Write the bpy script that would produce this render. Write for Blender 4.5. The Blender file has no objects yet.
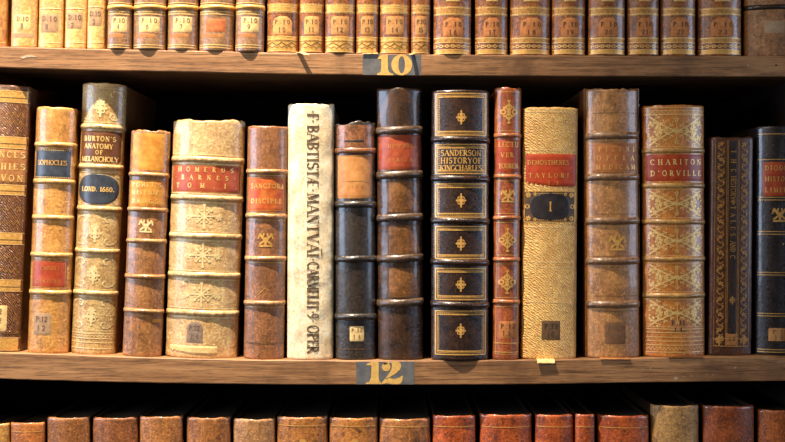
import bpy, bmesh, math, random
from mathutils import noise, Vector
SC = bpy.context.scene
COL = SC.collection
PI = math.pi
F = 1.2                                  # camera distance to the shelf front, 1 mm there = 1 pixel


def lin(c):
    c /= 255.0
    return c / 12.92 if c <= 0.04045 else ((c + 0.055) / 1.055) ** 2.4


def rgb(r, g, b):
    return (lin(r), lin(g), lin(b), 1.0)


# ------------------------------------------------------------------ materials
class NT:
    def __init__(s, name):
        s.m = bpy.data.materials.new(name)
        s.m.use_nodes = True
        s.n = s.m.node_tree.nodes
        s.l = s.m.node_tree.links
        s.b = s.n['Principled BSDF']

    def new(s, t, **kw):
        n = s.n.new(t)
        for k, v in kw.items():
            setattr(n, k, v)
        return n

    def coords(s, seed, scale=(1, 1, 1)):
        tc = s.new('ShaderNodeTexCoord')
        mp = s.new('ShaderNodeMapping')
        mp.inputs['Location'].default_value = (seed * 1.37, seed * 0.71, seed * 2.13)
        mp.inputs['Scale'].default_value = scale
        s.l.new(tc.outputs['Object'], mp.inputs['Vector'])
        return mp.outputs['Vector']

    def noise(s, vec, scale, detail=4, rough=0.55):
        n = s.new('ShaderNodeTexNoise')
        n.inputs['Scale'].default_value = scale
        n.inputs['Detail'].default_value = detail
        n.inputs['Roughness'].default_value = rough
        s.l.new(vec, n.inputs['Vector'])
        return n.outputs['Fac']

    def ramp(s, fac, a, b, va=0.0, vb=1.0):
        r = s.new('ShaderNodeMapRange')
        r.inputs['From Min'].default_value = a
        r.inputs['From Max'].default_value = b
        r.inputs['To Min'].default_value = va
        r.inputs['To Max'].default_value = vb
        s.l.new(fac, r.inputs['Value'])
        return r.outputs['Result']

    def mix(s, fac, a, b, mode='MIX'):
        m = s.new('ShaderNodeMix', data_type='RGBA', blend_type=mode)
        if isinstance(fac, float):
            m.inputs['Factor'].default_value = fac
        else:
            s.l.new(fac, m.inputs['Factor'])
        for k, v in (('A', a), ('B', b)):
            sock = [i for i in m.inputs if i.name == k and i.type == 'RGBA'][0]
            if isinstance(v, tuple):
                sock.default_value = v
            else:
                s.l.new(v, sock)
        return [o for o in m.outputs if o.type == 'RGBA'][0]

    def bump(s, h, strength, dist):
        b = s.new('ShaderNodeBump')
        b.inputs['Strength'].default_value = strength
        b.inputs['Distance'].default_value = dist
        s.l.new(h, b.inputs['Height'])
        s.l.new(b.outputs['Normal'], s.b.inputs['Normal'])


SEED = [0]


def leather(name, c1, c2, c3, rough=0.42, sc=1.0, speck=0.5, bump=0.5, spec=0.5, emboss=0.0, coat=0.6):
    SEED[0] += 1
    c1, c2, c3 = [(x[0], x[1] * .985, x[2] * .92) for x in (c1, c2, c3)]
    t = NT(name)
    v = t.coords(SEED[0])
    vs = t.coords(SEED[0] + 0.5, (1, 1, 0.12))
    a = t.noise(v, 42 * sc, 5)
    c = t.mix(t.ramp(a, 0.38, 0.62), rgb(*c1), rgb(*c2))
    b = t.noise(v, 210 * sc, 8, 0.7)
    c = t.mix(t.ramp(b, 0.50, 0.64, 0, min(1, speck * 1.4)), c, rgb(*c3))
    q = t.noise(v, 95 * sc, 6, 0.65)
    c = t.mix(t.ramp(q, 0.54, 0.68, 0, min(1, speck * 1.1)), c, rgb(*[x * .72 for x in c3]))
    c = t.mix(t.ramp(q, 0.45, 0.30, 0, .55), c, rgb(*[min(255, x * 1.15 + 6) for x in c1]))
    g = t.noise(v, 400, 5, 0.75)
    c = t.mix(t.ramp(g, 0.54, 0.64, 0, 0.5), c, rgb(*[min(255, x * 1.3 + 12) for x in c1]))
    c = t.mix(t.ramp(g, 0.47, 0.36, 0, 0.6), c, rgb(*c3))
    st = t.noise(vs, 330, 4, 0.6)
    hi = tuple(min(255, x * 1.22 + 8) for x in c1)
    c = t.mix(t.ramp(st, 0.55, 0.75, 0, 0.45), c, rgb(*hi))
    t.l.new(c, t.b.inputs['Base Color'])
    t.l.new(t.ramp(b, 0.3, 0.75, rough - 0.14, rough + 0.06), t.b.inputs['Roughness'])
    t.b.inputs['Specular IOR Level'].default_value = spec
    t.b.inputs['Coat Weight'].default_value = coat
    t.b.inputs['Coat Roughness'].default_value = 0.16
    t.b.inputs['Coat IOR'].default_value = 1.5
    h = t.noise(v, 420, 7, 0.7)
    if emboss:
        vo = t.new('ShaderNodeTexWave', wave_type='BANDS', bands_direction='DIAGONAL')
        vo.inputs['Scale'].default_value = 210
        vo.inputs['Distortion'].default_value = 8
        vo.inputs['Detail'].default_value = 3
        t.l.new(v, vo.inputs['Vector'])
        mm = t.new('ShaderNodeMath', operation='MULTIPLY_ADD')
        t.l.new(vo.outputs['Fac'], mm.inputs[0])
        c = t.mix(t.ramp(vo.outputs['Fac'], 0.45, 0.95, 0, 0.4), c, rgb(*[min(255, x * 1.15 + 10) for x in c1]))
        t.l.new(c, t.b.inputs['Base Color'])
        mm.inputs[1].default_value = emboss
        t.l.new(h, mm.inputs[2])
        h = mm.outputs[0]
    t.bump(h, bump, 0.0012)
    return t.m


def plain(name, c1, c2, rough=0.6, metal=0.0, scale=260, bump=0.15, spec=0.4):
    SEED[0] += 1
    t = NT(name)
    v = t.coords(SEED[0])
    a = t.noise(v, scale, 5, 0.65)
    t.l.new(t.mix(t.ramp(a, 0.38, 0.64), rgb(*c1), rgb(*c2)), t.b.inputs['Base Color'])
    t.b.inputs['Roughness'].default_value = rough
    t.b.inputs['Metallic'].default_value = metal
    t.b.inputs['Specular IOR Level'].default_value = spec
    t.bump(a, bump, 0.0006)
    return t.m


def wood(name, c1, c2, c3, rough=0.5, seed=3.0):
    t = NT(name)
    v = t.coords(seed, (1.0, 7, 9))
    tc = t.new('ShaderNodeTexCoord')
    a = t.noise(v, 7, 6, 0.62)
    c = t.mix(t.ramp(a, 0.36, 0.64), rgb(*c1), rgb(*c2))
    vf = t.coords(seed + 1, (1.0, 22, 26))
    f = t.noise(vf, 22, 7, 0.7)
    c = t.mix(t.ramp(f, 0.48, 0.64, 0, 0.85), c, rgb(*c3))
    vd = t.coords(seed + 2)
    d = t.noise(vd, 13, 4, 0.6)
    c = t.mix(t.ramp(d, 0.52, 0.72, 0, 0.85), c, rgb(*c3))
    p = t.noise(t.coords(seed + 3, (1.0, 30, 40)), 60, 3, 0.6)
    c = t.mix(t.ramp(p, 0.57, 0.66, 0, 0.7), c, rgb(*[x * 0.5 for x in c3]))
    t.l.new(c, t.b.inputs['Base Color'])
    t.b.inputs['Roughness'].default_value = rough
    t.bump(f, 0.3, 0.0012)
    return t.m


M_WOOD = wood('oak_shelf', (182, 134, 88), (148, 104, 64), (92, 62, 40))
M_DARK = wood('shade_dark_oak', (44, 28, 18), (36, 23, 15), (22, 14, 9), seed=8.0)  # near-black oak: shade of the unlit interior painted into the wood colour
M_GOLD = plain('gold_leaf', (240, 190, 106), (208, 148, 70), 0.38, 0.25, 500)
M_GOLDB = plain('bright_gold_leaf', (252, 214, 138), (228, 176, 94), 0.36, 0.2, 500)
M_GOLDD = plain('rubbed_gold_leaf', (210, 156, 84), (162, 110, 54), 0.42, 0.2, 420)
M_PALE = plain('pale_blind_gilding', (250, 228, 170), (226, 190, 124), 0.42, 0.1, 420)
M_INK = plain('black_ink', (52, 40, 34), (84, 66, 52), 0.8)
M_INKP = plain('faded_violet_ink', (96, 74, 70), (124, 98, 84), 0.8)
M_INKB = plain('brown_ink', (74, 54, 34), (122, 96, 62), 0.8, scale=160)
M_BLIND = plain('dark_tooling', (82, 56, 30), (116, 84, 46), 0.6)
M_PAGES = plain('dark_page_edges', (70, 56, 42), (46, 36, 28), 0.9, scale=90)  # dark brown on all sides of the page blocks
M_PAPER = plain('aged_paper', (236, 206, 142), (214, 176, 108), 0.75)
M_PAPERT = plain('tan_paper', (204, 150, 88), (176, 118, 62), 0.75)
M_PAPERO = plain('orange_paper', (204, 116, 62), (176, 92, 50), 0.75)
M_PAPERG = plain('grey_stained_paper', (150, 126, 104), (122, 100, 84), 0.8)
M_PAPERD = plain('brown_stained_paper', (112, 82, 50), (92, 66, 42), 0.8)
M_RED = plain('red_leather_label', (190, 84, 46), (160, 58, 30), 0.42, scale=130)
M_REDP = plain('rubbed_red_leather_label', (184, 92, 60), (168, 66, 38), 0.42, scale=110)
M_ORANGE = plain('orange_leather_label', (206, 112, 50), (178, 72, 34), 0.42, scale=120)
M_OCHRE = plain('ochre_leather_label', (222, 160, 66), (196, 122, 48), 0.42, scale=120)
M_TANL = plain('tan_leather_label', (186, 130, 76), (160, 100, 56), 0.42, scale=120)
M_BROWNL = plain('brown_leather_label', (120, 74, 42), (96, 58, 34), 0.38, scale=120)
M_BLUE = plain('blue_black_leather_label', (70, 76, 86), (54, 58, 66), 0.34, scale=120)
M_BLACKL = plain('black_leather_label', (40, 36, 38), (56, 50, 50), 0.4, scale=120)
M_VIOLET = plain('violet_grey_label', (184, 148, 106), (160, 124, 92), 0.6, scale=200)
M_SLATE = plain('slate_paint', (110, 108, 106), (90, 90, 92), 0.5, scale=120)
M_NUM = plain('yellow_number_paint', (226, 184, 104), (206, 160, 84), 0.5, scale=300)
M_FLECK = plain('pale_paint_fleck', (190, 172, 140), (150, 130, 100), 0.6)


# ------------------------------------------------------------------ mesh helpers
def obj(name, verts, faces, mat, parent=None, smooth=True, fixn=False):
    me = bpy.data.meshes.new(name)
    me.from_pydata([(v[0] / 1000, v[1] / 1000, v[2] / 1000) for v in verts], [], faces)
    if fixn:
        bm = bmesh.new()
        bm.from_mesh(me)
        bmesh.ops.recalc_face_normals(bm, faces=bm.faces)
        bm.to_mesh(me)
        bm.free()
    if smooth:
        me.polygons.foreach_set('use_smooth', [True] * len(me.polygons))
    me.materials.append(mat)
    o = bpy.data.objects.new(name, me)
    COL.objects.link(o)
    if parent:
        o.parent = parent
    return o


def box(x0, x1, y0, y1, z0, z1, bev=0.6):
    """bevelled box, mm"""
    V, Fc = [], []
    xs, ys, zs = (x0, x1), (y0, y1), (z0, z1)
    bm = bmesh.new()
    vs = [bm.verts.new((x, y, z)) for x in xs for y in ys for z in zs]
    for f in ((0, 1, 3, 2), (4, 6, 7, 5), (0, 4, 5, 1), (2, 3, 7, 6), (0, 2, 6, 4), (1, 5, 7, 3)):
        bm.faces.new([vs[i] for i in f])
    if bev:
        bmesh.ops.bevel(bm, geom=list(bm.edges), offset=bev, segments=2, affect='EDGES', profile=0.5)
    bmesh.ops.recalc_face_normals(bm, faces=bm.faces)
    bm.verts.index_update()
    V = [tuple(v.co) for v in bm.verts]
    Fc = [[v.index for v in f.verts] for f in bm.faces]
    bm.free()
    return V, Fc


def interp(tab, x):
    if x <= tab[0][0]:
        return tab[0][1]
    for i in range(len(tab) - 1):
        (a, ya), (b, yb) = tab[i], tab[i + 1]
        if x <= b:
            t = (x - a) / (b - a)
            ym = tab[i - 1] if i else tab[i]
            yp = tab[i + 2] if i + 2 < len(tab) else tab[i + 1]
            ma = (yb - ym[1]) / max(1e-6, b - ym[0]) * (b - a)
            mb = (yp[1] - ya) / max(1e-6, yp[0] - a) * (b - a)
            t2, t3 = t * t, t * t * t
            return (2 * t3 - 3 * t2 + 1) * ya + (t3 - 2 * t2 + t) * ma + (-2 * t3 + 3 * t2) * yb + (t3 - t2) * mb
    return tab[-1][1]


# ------------------------------------------------------------------ lettering
def arc(cx, cy, rx, ry, a0, a1, n=8):
    return [(cx + rx * math.cos(math.radians(a0 + (a1 - a0) * i / n)),
             cy + ry * math.sin(math.radians(a0 + (a1 - a0) * i / n))) for i in range(n + 1)]


T_, t_, m_ = 0.19, 0.085, 0.14
GL = {
    'A': (.8, [([(.05, 0), (.4, 1)], t_), ([(.4, 1), (.75, 0)], T_), ([(.18, .35), (.62, .35)], t_)], [(.05, 0), (.75, 0)]),
    'B': (.7, [([(.16, 0), (.16, 1)], T_), (arc(.2, .76, .36, .23, 90, -90), m_), (arc(.2, .27, .43, .26, 90, -90), m_)], [(.12, 0), (.12, 1)]),
    'C': (.75, [(arc(.42, .5, .36, .49, 50, 310, 14), m_)], [(.66, .86)]),
    'D': (.8, [([(.16, 0), (.16, 1)], T_), (arc(.2, .5, .5, .48, 90, -90, 12), m_)], [(.12, 0), (.12, 1)]),
    'E': (.65, [([(.16, 0), (.16, 1)], T_), ([(.16, .96), (.6, .96)], t_), ([(.16, .5), (.48, .5)], t_), ([(.16, .04), (.62, .04)], t_), ([(.6, .96), (.6, .8)], t_), ([(.62, .04), (.62, .22)], t_)], []),
    'F': (.6, [([(.16, 0), (.16, 1)], T_), ([(.16, .96), (.58, .96)], t_), ([(.16, .5), (.46, .5)], t_), ([(.58, .96), (.58, .78)], t_)], [(.16, 0)]),
    'G': (.8, [(arc(.42, .5, .36, .49, 50, 330, 14), m_), ([(.7, .1), (.7, .42)], T_)], [(.66, .42)]),
    'H': (.85, [([(.16, 0), (.16, 1)], T_), ([(.68, 0), (.68, 1)], T_), ([(.16, .5), (.68, .5)], t_)], [(.16, 0), (.16, 1), (.68, 0), (.68, 1)]),
    'I': (.36, [([(.18, 0), (.18, 1)], T_)], [(.18, 0), (.18, 1)]),
    'J': (.4, [([(.22, .1), (.22, 1)], T_), ([(.22, .1), (.04, 0)], t_)], [(.22, 1)]),
    'K': (.8, [([(.16, 0), (.16, 1)], T_), ([(.2, .45), (.68, 1)], t_), ([(.32, .55), (.74, 0)], T_)], [(.16, 0), (.16, 1), (.68, 1)]),
    'L': (.62, [([(.16, 0), (.16, 1)], T_), ([(.16, .04), (.6, .04)], t_), ([(.6, .04), (.6, .24)], t_)], [(.16, 1)]),
    'M': (.95, [([(.12, 0), (.16, 1)], t_), ([(.16, 1), (.47, .05)], T_), ([(.47, .05), (.78, 1)], t_), ([(.78, 1), (.82, 0)], T_)], [(.12, 0), (.82, 0)]),
    'N': (.85, [([(.14, 0), (.14, 1)], t_), ([(.14, 1), (.7, 0)], T_), ([(.7, 0), (.7, 1)], t_)], [(.14, 0), (.7, 1)]),
    'O': (.85, [(arc(.42, .5, .35, .49, 0, 360, 18), m_)], []),
    'P': (.66, [([(.16, 0), (.16, 1)], T_), (arc(.2, .73, .4, .25, 90, -90), m_)], [(.16, 0), (.12, 1)]),
    'Q': (.85, [(arc(.42, .5, .35, .49, 0, 360, 18), m_), ([(.45, .1), (.8, -.15)], m_)], []),
    'R': (.76, [([(.16, 0), (.16, 1)], T_), (arc(.2, .74, .38, .24, 90, -90), m_), ([(.3, .5), (.7, 0)], T_)], [(.16, 0), (.12, 1)]),
    'S': (.62, [(arc(.32, .75, .22, .23, 30, 250, 9) + arc(.32, .27, .24, .26, 80, -150, 9), m_)], []),
    'T': (.74, [([(.37, 0), (.37, 1)], T_), ([(.05, .96), (.69, .96)], t_), ([(.05, .96), (.05, .8)], t_), ([(.69, .96), (.69, .8)], t_)], [(.37, 0)]),
    'U': (.8, [([(.16, 1), (.16, .3)] + arc(.4, .28, .24, .27, 180, 360, 8) + [(.64, 1)], m_)], [(.16, 1), (.64, 1)]),
    'V': (.8, [([(.06, 1), (.4, 0)], T_), ([(.4, 0), (.74, 1)], t_)], [(.06, 1), (.74, 1)]),
    'X': (.8, [([(.08, 1), (.72, 0)], T_), ([(.1, 0), (.7, 1)], t_)], []),
    'Y': (.78, [([(.06, 1), (.39, .45)], T_), ([(.39, .45), (.72, 1)], t_), ([(.39, 0), (.39, .45)], T_)], [(.39, 0)]),
    'Z': (.7, [([(.06, .96), (.64, .96)], t_), ([(.64, .96), (.06, .04)], T_), ([(.06, .04), (.66, .04)], t_)], []),
    '1': (.42, [([(.22, 0), (.22, 1)], T_), ([(.22, 1), (.05, .82)], t_)], [(.22, 0)]),
    '2': (.62, [(arc(.3, .72, .24, .26, 170, -30, 9) + [(.06, .05)], m_), ([(.06, .05), (.58, .05)], m_)], []),
    '3': (.6, [(arc(.28, .75, .24, .23, 150, -80, 9), m_), (arc(.28, .27, .26, .26, 80, -150, 9), m_)], []),
    '4': (.66, [([(.44, 0), (.44, 1)], T_), ([(.44, 1), (.04, .3)], t_), ([(.04, .3), (.62, .3)], t_)], []),
    '5': (.6, [([(.54, .96), (.14, .96), (.12, .55)], t_), (arc(.28, .31, .27, .29, 110, -150, 10), m_)], []),
    '6': (.62, [(arc(.3, .3, .25, .28, 0, 360, 12), m_), ([(.06, .35), (.2, .8), (.48, 1)], m_)], []),
    '7': (.6, [([(.04, .95), (.56, .95)], m_), ([(.56, .95), (.24, 0)], m_)], []),
    '8': (.6, [(arc(.3, .75, .21, .23, 0, 360, 12), m_), (arc(.3, .26, .25, .25, 0, 360, 12), m_)], []),
    '9': (.62, [(arc(.32, .7, .25, .28, 0, 360, 12), m_), ([(.56, .65), (.44, .2), (.14, 0)], m_)], []),
    '0': (.66, [(arc(.33, .5, .25, .48, 0, 360, 16), m_)], []),
    '.': (.26, [([(.08, .06), (.2, .06)], .14)], []),
    '*': (.3, [([(.08, .5), (.22, .5)], .15)], []),
    "'": (.24, [([(.14, 1), (.1, .75)], .11)], []),
    ' ': (.4, [], []),
    '^': (.95, [([(.04, 0), (.42, 1)], t_), ([(.42, 0), (.42, 1)], T_), ([(.15, .35), (.42, .35)], t_), ([(.42, .96), (.86, .96)], t_), ([(.42, .5), (.74, .5)], t_), ([(.42, .04), (.9, .04)], t_)], []),
    '~': (.8, [([(.05, 0), (.4, 1)], t_), ([(.4, 1), (.75, 0)], T_), ([(.18, .35), (.62, .35)], t_), ([(.5, 1.28), (1.1, 1.28)], .1)], [(.05, 0), (.75, 0)]),
    '&': (.7, [(arc(.32, .76, .18, .22, 0, 360, 10), m_), (arc(.32, .26, .27, .26, 60, 380, 12), m_)], []),
}


class Deco:
    """flat marks laid on a curved spine"""
    def __init__(s, bk, eps):
        s.k, s.eps, s.v, s.f = bk, eps, [], []

    def quad(s, p):
        n = len(s.v)
        for x, z in p:
            x = max(-s.k.w / 2 * .995, min(s.k.w / 2 * .995, x))
            s.v.append((x, s.k.surf(x, z) - s.eps, z))
        s.f.append(list(range(n, n + len(p))))

    def stroke(s, pts, wd):
        for (x0, z0), (x1, z1) in zip(pts, pts[1:]):
            d = math.hypot(x1 - x0, z1 - z0)
            if d < 1e-6:
                continue
            n = max(1, int(abs(x1 - x0) / 1.5 + 0.99), int(d / 6))
            px, pz = -(z1 - z0) / d * wd / 2, (x1 - x0) / d * wd / 2
            e = wd * 0.18
            ex, ez = (x1 - x0) / d * e, (z1 - z0) / d * e
            x0, z0, x1, z1 = x0 - ex, z0 - ez, x1 + ex, z1 + ez
            for i in range(n):
                a, b = i / n, (i + 1) / n
                ax, az, bx, bz = x0 + (x1 - x0) * a, z0 + (z1 - z0) * a, x0 + (x1 - x0) * b, z0 + (z1 - z0) * b
                s.quad([(ax - px, az - pz), (bx - px, bz - pz), (bx + px, bz + pz), (ax + px, az + pz)])

    def dot(s, x, z, r, rz=None, n=8):
        rz = rz or r
        s.quad([(x + r * math.cos(2 * PI * i / n), z + rz * math.sin(2 * PI * i / n)) for i in range(n)])

    def ring(s, x, z, rx, rz, wd, n=14):
        s.stroke([(x + rx * math.cos(2 * PI * i / n), z + rz * math.sin(2 * PI * i / n)) for i in range(n + 1)], wd)

    def hline(s, z, x0, x1, wd):
        s.stroke([(x0, z), (x1, z)], wd)

    def dots(s, z, x0, x1, r, step):
        n = max(1, int((x1 - x0) / step))
        for i in range(n + 1):
            s.dot(x0 + (x1 - x0) * i / n, z, r, n=6)

    def frame(s, x0, x1, z0, z1, wd):
        s.stroke([(x0, z0), (x1, z0)], wd)
        s.stroke([(x0, z1), (x1, z1)], wd)
        s.stroke([(x0, z0), (x0, z1)], wd)
        s.stroke([(x1, z0), (x1, z1)], wd)

    def text(s, st, x0, x1, z, h, wt=1.0, vert=False, serif=True):
        """st spread between x0..x1 on the line z (z = baseline); vert: runs down from z-coordinate x0 to x1 with the tops to +x, baseline x = z"""
        ws = [GL[c][0] for c in st]
        nat = sum(ws) * h
        span = abs(x1 - x0)
        squeeze = min(1.0, span / nat)
        gap = (span - nat * squeeze) / max(1, len(st) - 1)
        cur = 0.0
        for c, w in zip(st, ws):
            _, strokes, ser = GL[c]
            hx = h * squeeze
            L = [(p, k) for p, k in strokes]
            if serif:
                L += [([(a - .14, b), (a + .14, b)], t_) for a, b in ser]
            for p, k in L:
                if vert:
                    pp = [(z + b * h, x0 - (cur + a * hx)) for a, b in p]
                else:
                    pp = [(x0 + cur + a * hx, z + b * h) for a, b in p]
                s.stroke(pp, k * h * wt)
            cur += w * hx + gap

    # ---- finishing tools
    def crest(s, x, z, k):
        for sg in (-1, 1):
            s.stroke([(x, z - .1 * k), (x + sg * .25 * k, z + .2 * k), (x + sg * .5 * k, z + .5 * k)], .2 * k)
            s.stroke([(x + sg * .5 * k, z + .5 * k), (x + sg * .62 * k, z + .1 * k)], .13 * k)
            s.stroke([(x + sg * .2 * k, z + .25 * k), (x + sg * .15 * k, z + .55 * k)], .14 * k)
            s.stroke([(x + sg * .1 * k, z - .05 * k), (x + sg * .5 * k, z - .35 * k)], .16 * k)
        s.stroke([(x, z + .2 * k), (x, z - .4 * k)], .2 * k)
        s.stroke([(x - .55 * k, z - .5 * k), (x + .55 * k, z - .5 * k)], .15 * k)

    def fleuron(s, x, z, k):
        s.stroke([(x, z - k), (x, z + k)], .14 * k)
        s.stroke([(x - .55 * k, z), (x + .55 * k, z)], .14 * k)
        s.dot(x, z + k, .16 * k)
        s.dot(x, z - k, .16 * k)
        for sg in (-1, 1):
            s.ring(x + sg * .32 * k, z + .34 * k, .2 * k, .24 * k, .15 * k, 9)
            s.ring(x + sg * .32 * k, z - .34 * k, .2 * k, .24 * k, .15 * k, 9)
            s.dot(x + sg * .68 * k, z, .17 * k)
        s.dot(x, z + .62 * k, .2 * k, .24 * k)
        s.dot(x, z - .62 * k, .2 * k, .24 * k)
        s.dot(x, z, .22 * k)

    def tall_fleuron(s, x, z, kx, kz):
        s.stroke([(x, z - kz), (x, z + kz)], .16 * kx)
        for sg in (-1, 1):
            s.ring(x + sg * .72 * kx, z, .3 * kx, .2 * kz, .2 * kx, 9)
            s.stroke([(x, z + .7 * kz), (x + sg * .42 * kx, z + .42 * kz), (x, z + .12 * kz)], .22 * kx)
            s.stroke([(x, z - .7 * kz), (x + sg * .42 * kx, z - .42 * kz), (x, z - .12 * kz)], .22 * kx)
            s.dot(x + sg * .6 * kx, z + .38 * kz, .14 * kx)
            s.dot(x + sg * .6 * kx, z - .38 * kz, .14 * kx)
        for q in (1, -1):
            s.dot(x, z + q * kz, .26 * kx, .1 * kz)
        s.dot(x, z, .3 * kx, .13 * kz)

    def rosette(s, x, z, k, n=6, wd=.16):
        for i in range(n):
            a = 2 * PI * i / n + .26
            s.dot(x + .62 * k * math.cos(a), z + .62 * k * math.sin(a), .27 * k, n=7)
        s.ring(x, z, .3 * k, .3 * k, wd * k, 8)

    def snow(s, x, z, k):
        for i in range(8):
            a = PI * i / 4
            r = k * (1.0 if i % 2 == 0 else .72)
            s.stroke([(x, z), (x + r * math.cos(a) * 1.15, z + r * math.sin(a))], .15 * k)
            s.dot(x + r * math.cos(a) * 1.15, z + r * math.sin(a), .15 * k, n=6)
            b = a + PI / 8
            s.dot(x + .6 * k * math.cos(b), z + .55 * k * math.sin(b), .1 * k, n=6)

    def scroll(s, x, z, k, sx, sz, wd):
        """a curling leafy spray from a corner"""
        pts = []
        for i in range(15):
            a = i / 14 * 4.6
            r = k * (1 - i / 17)
            pts.append((x + sx * (k * .9 - r * math.cos(a) * .9), z + sz * (k * .55 + r * math.sin(a) * .75)))
        s.stroke(pts, wd)
        for i in (2, 5, 8, 11):
            s.dot(pts[i][0], pts[i][1], wd * 1.3, n=6)

    def floral(s, x0, x1, z0, z1, rnd):
        """panel of saltire branches, leaves and corner sprays"""
        cx, cz, W, H = (x0 + x1) / 2, (z0 + z1) / 2, (x1 - x0) / 2, (z1 - z0) / 2
        for sx in (-1, 1):
            for sz in (-1, 1):
                pts = [(cx + sx * W * u * .92, cz + sz * H * (u ** 1.4) * .95) for u in [i / 6 for i in range(7)]]
                s.stroke(pts, 1.4)
                for u in (.35, .6, .85):
                    ax, az = cx + sx * W * u * .92, cz + sz * H * u ** 1.4 * .95
                    s.stroke([(ax, az), (ax + sx * W * .02, az - sz * H * .35)], .9)
                    s.dot(ax + sx * W * .03, az - sz * H * .38, 1.5, n=6)
                    s.dot(ax + sx * W * .1, az - sz * H * .15, 1.2, n=6)
                    s.dot(ax - sx * W * .1, az + sz * H * .22, 1.0, n=6)
                    s.stroke([(ax, az), (ax - sx * W * .16, az + sz * H * .12)], .9)
                    s.dot(ax - sx * W * .18, az + sz * H * .14, 1.0, n=6)
                s.dot(cx + sx * W * .93, cz + sz * H * .2, 1.1)
                s.scroll(cx + sx * W * .95, cz + sz * H * .06, W * .24, -sx, sz, 1.1)
            s.rosette(cx + sx * W * .62, cz, min(W, H) * .34)
            s.stroke([(cx, cz), (cx + sx * W * .4, cz)], .8)
        s.rosette(cx, cz, min(W, H) * .26)
        for sz in (-1, 1):
            s.rosette(cx, cz + sz * H * .74, min(W, H) * .2, 5)
            s.stroke([(cx, cz), (cx, cz + sz * H * .6)], .8)

    def zig(s, z, x0, x1, amp, n, wd):
        s.stroke([(x0 + (x1 - x0) * i / (2 * n), z + (amp if i % 2 else -amp)) for i in range(2 * n + 1)], wd)

    def chain(s, z, x0, x1, k):
        n = max(2, int((x1 - x0) / (k * 3.4)))
        for i in range(n + 1):
            x = x0 + (x1 - x0) * i / n
            s.ring(x, z, k * 1.05, k * .8, k * .5, 9)
            if i < n:
                s.dot(x + (x1 - x0) / n / 2, z, k * .42, n=6)


# ------------------------------------------------------------------ shelves
S10T = [(-90, 44), (0, 46.5), (100, 49), (200, 50.8), (260, 52.3), (400, 54.2), (520, 55), (640, 55.6), (785, 55.8), (860, 55.5)]
S10B = [(-90, 65), (0, 67.5), (100, 70.3), (200, 72.2), (260, 73.6), (400, 75.3), (520, 76), (785, 76.6), (860, 76.5)]
S12T = [(-90, 348), (0, 352.4), (70, 354.8), (130, 357), (200, 359), (270, 360.2), (400, 360.7), (520, 360.2), (640, 358.2), (785, 355.8), (860, 354.5)]
S12B = [(-90, 375), (0, 379), (130, 382.5), (270, 384.5), (400, 384.9), (540, 384.2), (640, 382.6), (785, 381), (860, 380)]
LOWZ = -450.0

bookcase = bpy.data.objects.new('bookcase', None)
COL.objects.link(bookcase)
bookcase.location = (0, 0, -0.50)
bookcase['label'] = 'oak library bookcase with numbered shelf edges and dark shaded interior holding all the books'
bookcase['category'] = 'bookcase'
BZ = 500.0                                # bookcase parts are written in world mm and shifted


def shelf(top, bot, worn=False, y1=262.0):
    V, Fc = [], []
    xs = [-460 + i * 8 for i in range(int(870 / 8) + 1)]
    xs = [x for x in xs if x < 408] + [408]
    ny = 0
    for x in xs:
        px = x + 392.5
        zt, zb = 221 - interp(top, px) + BZ, 221 - interp(bot, px) + BZ
        zt += 0.25 * noise.noise(Vector((x * .05, 3, 1)))
        zb += 0.25 * noise.noise(Vector((x * .05, 8, 5)))
        ch = 1.0
        if worn and px > 758:
            ch = min(13.0, 1.0 + (px - 758) ** 1.25 * 0.15)
        sec = [(y1, zt), (30, zt), (ch * .7 + 2, zt), (ch * .5, zt - ch * .12), (ch * .14, zt - ch * .5), (0, zt - ch), (0, zt - ch - 2),
               (0, (zt + zb) / 2), (0, zb + 2), (0, zb + 1), (.3, zb + .3), (1, zb), (30, zb), (y1, zb)]
        ny = len(sec)
        V += [(x, y, z) for y, z in sec]
    for i in range(len(xs) - 1):
        for j in range(ny):
            a, b = i * ny + j, i * ny + (j + 1) % ny
            Fc.append([a, b, b + ny, a + ny])
    Fc.append(list(range(ny))[::-1])
    Fc.append(list(range(len(V) - ny, len(V))))
    o = obj('shelf', V, Fc, M_WOOD, bookcase, smooth=False, fixn=True)
    return o


sh10 = shelf(S10T, S10B)
sh12 = shelf(S12T, S12B, True)
v, f = box(-460, 408, 0, 262, LOWZ - 24 + BZ, LOWZ + BZ, 1)
obj('shelf', v, f, M_WOOD, bookcase, False)
v, f = box(-460, 408, 0, 262, 470 + BZ, 494 + BZ, 1)
obj('shelf', v, f, M_WOOD, bookcase, False)
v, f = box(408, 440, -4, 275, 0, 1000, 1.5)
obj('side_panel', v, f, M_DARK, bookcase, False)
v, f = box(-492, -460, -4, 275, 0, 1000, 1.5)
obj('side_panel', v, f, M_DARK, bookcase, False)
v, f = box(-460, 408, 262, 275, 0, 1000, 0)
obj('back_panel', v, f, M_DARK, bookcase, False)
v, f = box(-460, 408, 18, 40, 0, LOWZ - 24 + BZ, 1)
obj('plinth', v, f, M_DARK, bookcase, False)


def flatmesh(name, polys, mat, parent, y, th=0.25, label=None):
    """thin painted shapes on the shelf face; polys in px, given a little thickness"""
    bm = bmesh.new()
    for p in polys:
        vs = [bm.verts.new((x - 392.5, y, 221 - z + BZ)) for x, z in p]
        fc = bm.faces.new(vs)
        r = bmesh.ops.extrude_face_region(bm, geom=[fc])
        for g in r['geom']:
            if isinstance(g, bmesh.types.BMVert):
                g.co.y -= th
    bmesh.ops.recalc_face_normals(bm, faces=bm.faces)
    bm.verts.index_update()
    V = [tuple(q.co) for q in bm.verts]
    Fc = [[q.index for q in fc.verts] for fc in bm.faces]
    bm.free()
    o = obj(name, V, Fc, mat, parent, False)
    if label:
        o['label'] = label
    return o


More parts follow.
